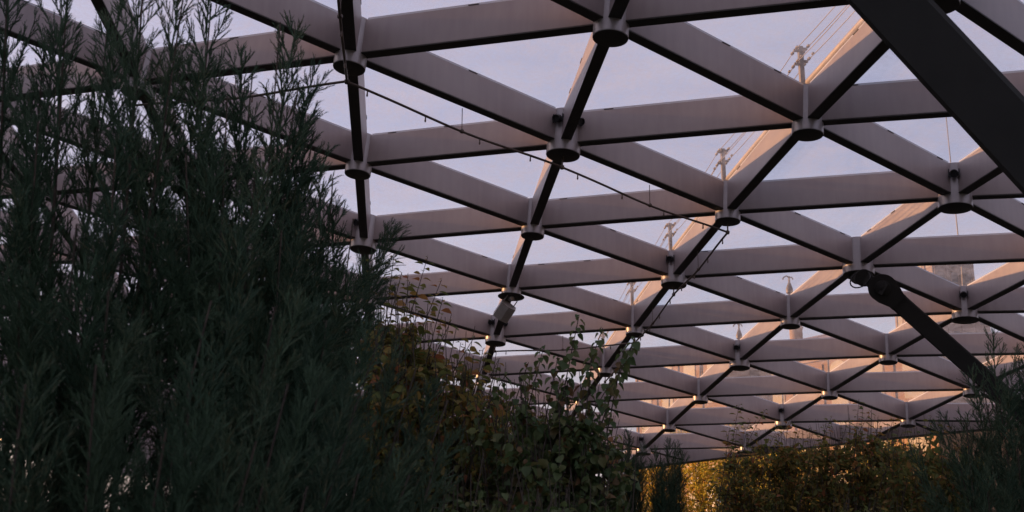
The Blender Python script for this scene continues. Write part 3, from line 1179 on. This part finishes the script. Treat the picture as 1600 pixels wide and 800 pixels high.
def juniper_branch(seed, nspray=30, airy=False):
    """1.2 m plume: axis, sprays, branchlets and fine twigs, all thin tapered prisms"""
    rs = np.random.default_rng(seed)
    segs = []

    def norm(v):
        return v/np.linalg.norm(v)
    L = 1.2
    bend = rs.normal(0, 0.05, 3)
    bend[2] = 0

    def axis(t):
        return np.array([0, 0, 1.0])*L*t+bend*t*t*1.2
    n = 14
    for k in range(n):
        segs.append((axis(k/n), axis((k+1)/n), 0.0085*(1-0.85*k/n), 0.0085*(1-0.85*(k+1)/n)))
    for k in range(nspray):
        t = 0.06+0.94*(k/nspray)**0.92
        a = axis(t)
        ang = k*2.399+rs.uniform(-0.5, 0.5)
        out_ = np.array([math.cos(ang), math.sin(ang), 0])
        sl_ = ((0.32 if airy else 0.38)*(1-t)**0.8+0.06)*rs.uniform(0.6, 1.25)
        tilt = math.radians(rs.uniform(26, 42) if airy else rs.uniform(18, 46))
        d0 = norm(out_*math.sin(tilt)+np.array([0, 0, math.cos(tilt)]))
        m = 7
        P_ = [a]
        d = d0
        for q in range(m):
            d = norm(d+np.array([0, 0, 0.07])+rs.normal(0, 0.05, 3))
            P_.append(P_[-1]+d*sl_/m)
        for q in range(m):
            segs.append((P_[q], P_[q+1], 0.0040*(1-0.75*q/m), 0.0040*(1-0.75*(q+1)/m)))
        nb = max(6, int(sl_/(0.016 if airy else 0.017)))
        for q in range(nb):
            tt = 0.08+0.92*q/nb
            x = tt*m
            i0 = min(m-1, int(x))
            p = P_[i0]+(P_[i0+1]-P_[i0])*(x-i0)
            dd = norm(P_[i0+1]-P_[i0])
            side = np.cross(dd, norm(rs.normal(0, 1, 3)))
            side = norm(side)
            bl = ((0.070 if airy else 0.105)*(1-tt)**0.8+0.026)*rs.uniform(0.6, 1.2)
            bt = math.radians(rs.uniform(17, 33))
            bd = norm(dd*math.cos(bt)+side*math.sin(bt)+np.array([0, 0, 0.10]))
            e = p+bd*bl
            mid = p+bd*bl*0.5+rs.normal(0, 0.003, 3)
            segs.append((p, mid, 0.0022, 0.0019))
            segs.append((mid, e, 0.0019, 0.0008))
            nt_ = int(bl/(0.011 if airy else 0.0095))
            for z in range(nt_):
                u = 0.15+0.85*z/max(1, nt_)
                pp = p+bd*bl*u
                s2 = norm(np.cross(bd, rs.normal(0, 1, 3)))
                ta = math.radians(rs.uniform(15, 30))
                td = norm(bd*math.cos(ta)+s2*math.sin(ta))
                tl = rs.uniform(0.012, 0.029)*(1.1-0.5*u)
                segs.append((pp, pp+td*tl, 0.0014, 0.0005))
    A = np.array([s[0] for s in segs])
    B = np.array([s[1] for s in segs])
    r0 = np.array([s[2] for s in segs])
    r1 = np.array([s[3] for s in segs])
    D = B-A
    D /= np.linalg.norm(D, axis=1, keepdims=True)+1e-9
    ref = np.where(np.abs(D[:, 2:3]) > 0.9, np.array([[1.0, 0, 0]]), np.array([[0, 0, 1.0]]))
    S = np.cross(D, ref)
    S /= np.linalg.norm(S, axis=1, keepdims=True)
    U = np.cross(S, D)
    V = []
    for r, E_ in ((r0, A), (r1, B)):
        for k in range(3):
            a = 2*math.pi*k/3
            V.append(E_+(S*math.cos(a)+U*math.sin(a))*r[:, None])
    V = np.stack(V, 1)
    F0 = np.array([(0, 1, 4, 3), (1, 2, 5, 4), (2, 0, 3, 5)])
    F = F0[None]+(np.arange(len(segs))*6)[:, None, None]
    return fast_mesh('branch', V.reshape(-1, 3), F.reshape(-1, 4), M['juniper'])


JB = [juniper_branch(100+k, 30+2*k) for k in range(5)]
JA = [juniper_branch(200+k, 30+3*k, True) for k in range(5)]


def place_branch(root, a, b, airy=False):
    a, b = Vector(a), Vector(b)
    d, s, u = basis(b-a, (0.2, 1, 0.1))
    o = bpy.data.objects.new('branch', random.choice(JA if airy else JB))
    col.objects.link(o)
    o.parent = root
    sc_ = (b-a).length/1.2
    m = Matrix((s, u, d)).transposed()
    if m.determinant() < 0:
        m = Matrix((-s, u, d)).transposed()
    o.matrix_local = (Matrix.Translation(a-WL[root.name]) @ m.to_4x4()
                      @ Matrix.Rotation(random.uniform(0, 6.28), 4, 'Z') @ Matrix.Scale(sc_, 4))
    return o


def juniper(name, label, base, leaders, side=6, blen=1.15, group='junipers and conifers', spread=0.42, start=0.25, feathery=False):
    root = empty(name, base, label, 'juniper', group)
    base = Vector(base)
    st = MB()
    for tip in leaders:
        tip = Vector(tip)
        a = base+Vector((random.uniform(-0.18, 0.18), random.uniform(-0.18, 0.18), 0))
        L = (tip-a).length
        pts = curve(a, tip, ((tip-a).x*0.12, (tip-a).y*0.12, -0.05*L), 12, 0.03)
        st.tube(pts, [max(0.003, 0.015*(L/3)*(1-0.9*k/11)) for k in range(12)], 6)
        bl = min(blen, L*0.6)
        airy = feathery or project(tip)[1] < 300
        k0 = max(0, int(11*(1-bl/L)))
        place_branch(root, pts[k0], tip+(tip-pts[k0])*0.02, airy)
        for q in range(side if not airy else max(3, side-2)):
            t = start+(0.93-start)*(q+random.uniform(-0.3, 0.3))/(side if not airy else max(3, side-2))
            x = max(0, min(10.99, t*11))
            k = int(x)
            p = pts[k].lerp(pts[k+1], x-k)
            d = (pts[k+1]-pts[k]).normalized()
            _, s, u = basis(d, (0, 1, 0))
            ang = q*2.4+random.uniform(-0.6, 0.6)
            o_ = s*math.cos(ang)+u*math.sin(ang)
            v = (d*math.cos(spread*1.3)+o_*math.sin(spread*1.3)+Vector((0, 0, 0.15))).normalized()
            place_branch(root, p, p+v*min(bl*random.uniform(0.65, 1.0), L*(1-t)*0.95+0.12), airy)
    st.build('trunk', M['bark'], root, True)
    return root


juniper('juniper', 'tall feathery dark green juniper rising out of the frame at the left edge', ground_at(120, 4.3),
        [W(15, -110, 4.2), W(110, -90, 4.0), W(228, -75, 3.9), W(290, -30, 3.9), W(170, 20, 4.2), W(70, 60, 4.2), W(260, 120, 4.1), W(-60, 60, 4.0), W(60, 190, 3.7), W(180, 230, 3.6), W(-20, 330, 3.4), W(120, 350, 3.3), W(245, 350, 3.5), W(30, 470, 3.1), W(170, 450, 3.1)], 6, 1.0)
juniper('juniper', 'juniper with light feathery tips against the sky, right of the tall one', ground_at(330, 4.1),
        [W(330, 5, 4.2), W(438, 35, 4.2), W(395, 110, 4.3), W(310, 110, 4.3), W(355, 150, 4.0), W(468, 125, 4.2), W(290, 240, 3.8), W(400, 260, 3.8), W(490, 205, 4.3), W(345, 360, 3.6), W(500, 300, 4.4), W(440, 360, 3.8)], 6, 1.0, spread=0.34)
juniper('juniper', 'juniper whose thin tips stand before the left column of canopy nodes', ground_at(470, 4.6),
        [W(552, 342, 4.7), W(520, 278, 4.7), W(480, 400, 4.3), W(490, 440, 4.6), W(430, 420, 4.0)], 5, 0.9, spread=0.3)
juniper('juniper', 'low spreading dark juniper along the bottom left, nearest of all', ground_at(130, 3.2),
        [W(330, 470, 3.1), W(430, 480, 3.2), W(510, 500, 3.3), W(590, 535, 3.4), W(650, 575, 3.5), W(700, 625, 3.5), W(690, 690, 3.4), W(560, 620, 3.0), W(450, 600, 2.9), W(300, 580, 2.8), W(150, 570, 2.7), W(40, 600, 2.7), W(640, 740, 3.2), W(560, 740, 3.0), W(260, 670, 2.6), W(400, 690, 2.7), W(480, 760, 2.8)], 4, 0.75)
juniper('juniper', 'dark juniper at the lower right corner with upright tips over the strut', ground_at(1570, 6.0),
        [W(1552, 530, 6.0), W(1592, 560, 6.2), W(1535, 595, 5.9), W(1610, 600, 5.9), W(1562, 625, 5.7), W(1510, 660, 5.8), W(1640, 560, 6.0), W(1500, 730, 5.6), W(1590, 700, 5.5), W(1540, 745, 5.4)], 7, 0.9, feathery=True)
juniper('conifer', 'small upright conifer, left and paler of the pair below the canopy edge', ground_at(985, 8.0),
        [W(984, 680, 8.0), W(994, 702, 8.0), W(974, 706, 8.1), W(985, 730, 7.8), W(1000, 738, 7.9)], 5, 0.55, spread=0.1)
juniper('conifer', 'small upright conifer, right of the pair, beside the golden tree', ground_at(1040, 7.6),
        [W(1042, 694, 7.6), W(1032, 708, 7.6), W(1052, 714, 7.6), W(1026, 735, 7.5), W(1058, 748, 7.5), W(1042, 744, 7.4)], 5, 0.55, spread=0.1)
print('beams', n_beam, 'panes', n_pane, 'nodes', len(keys))
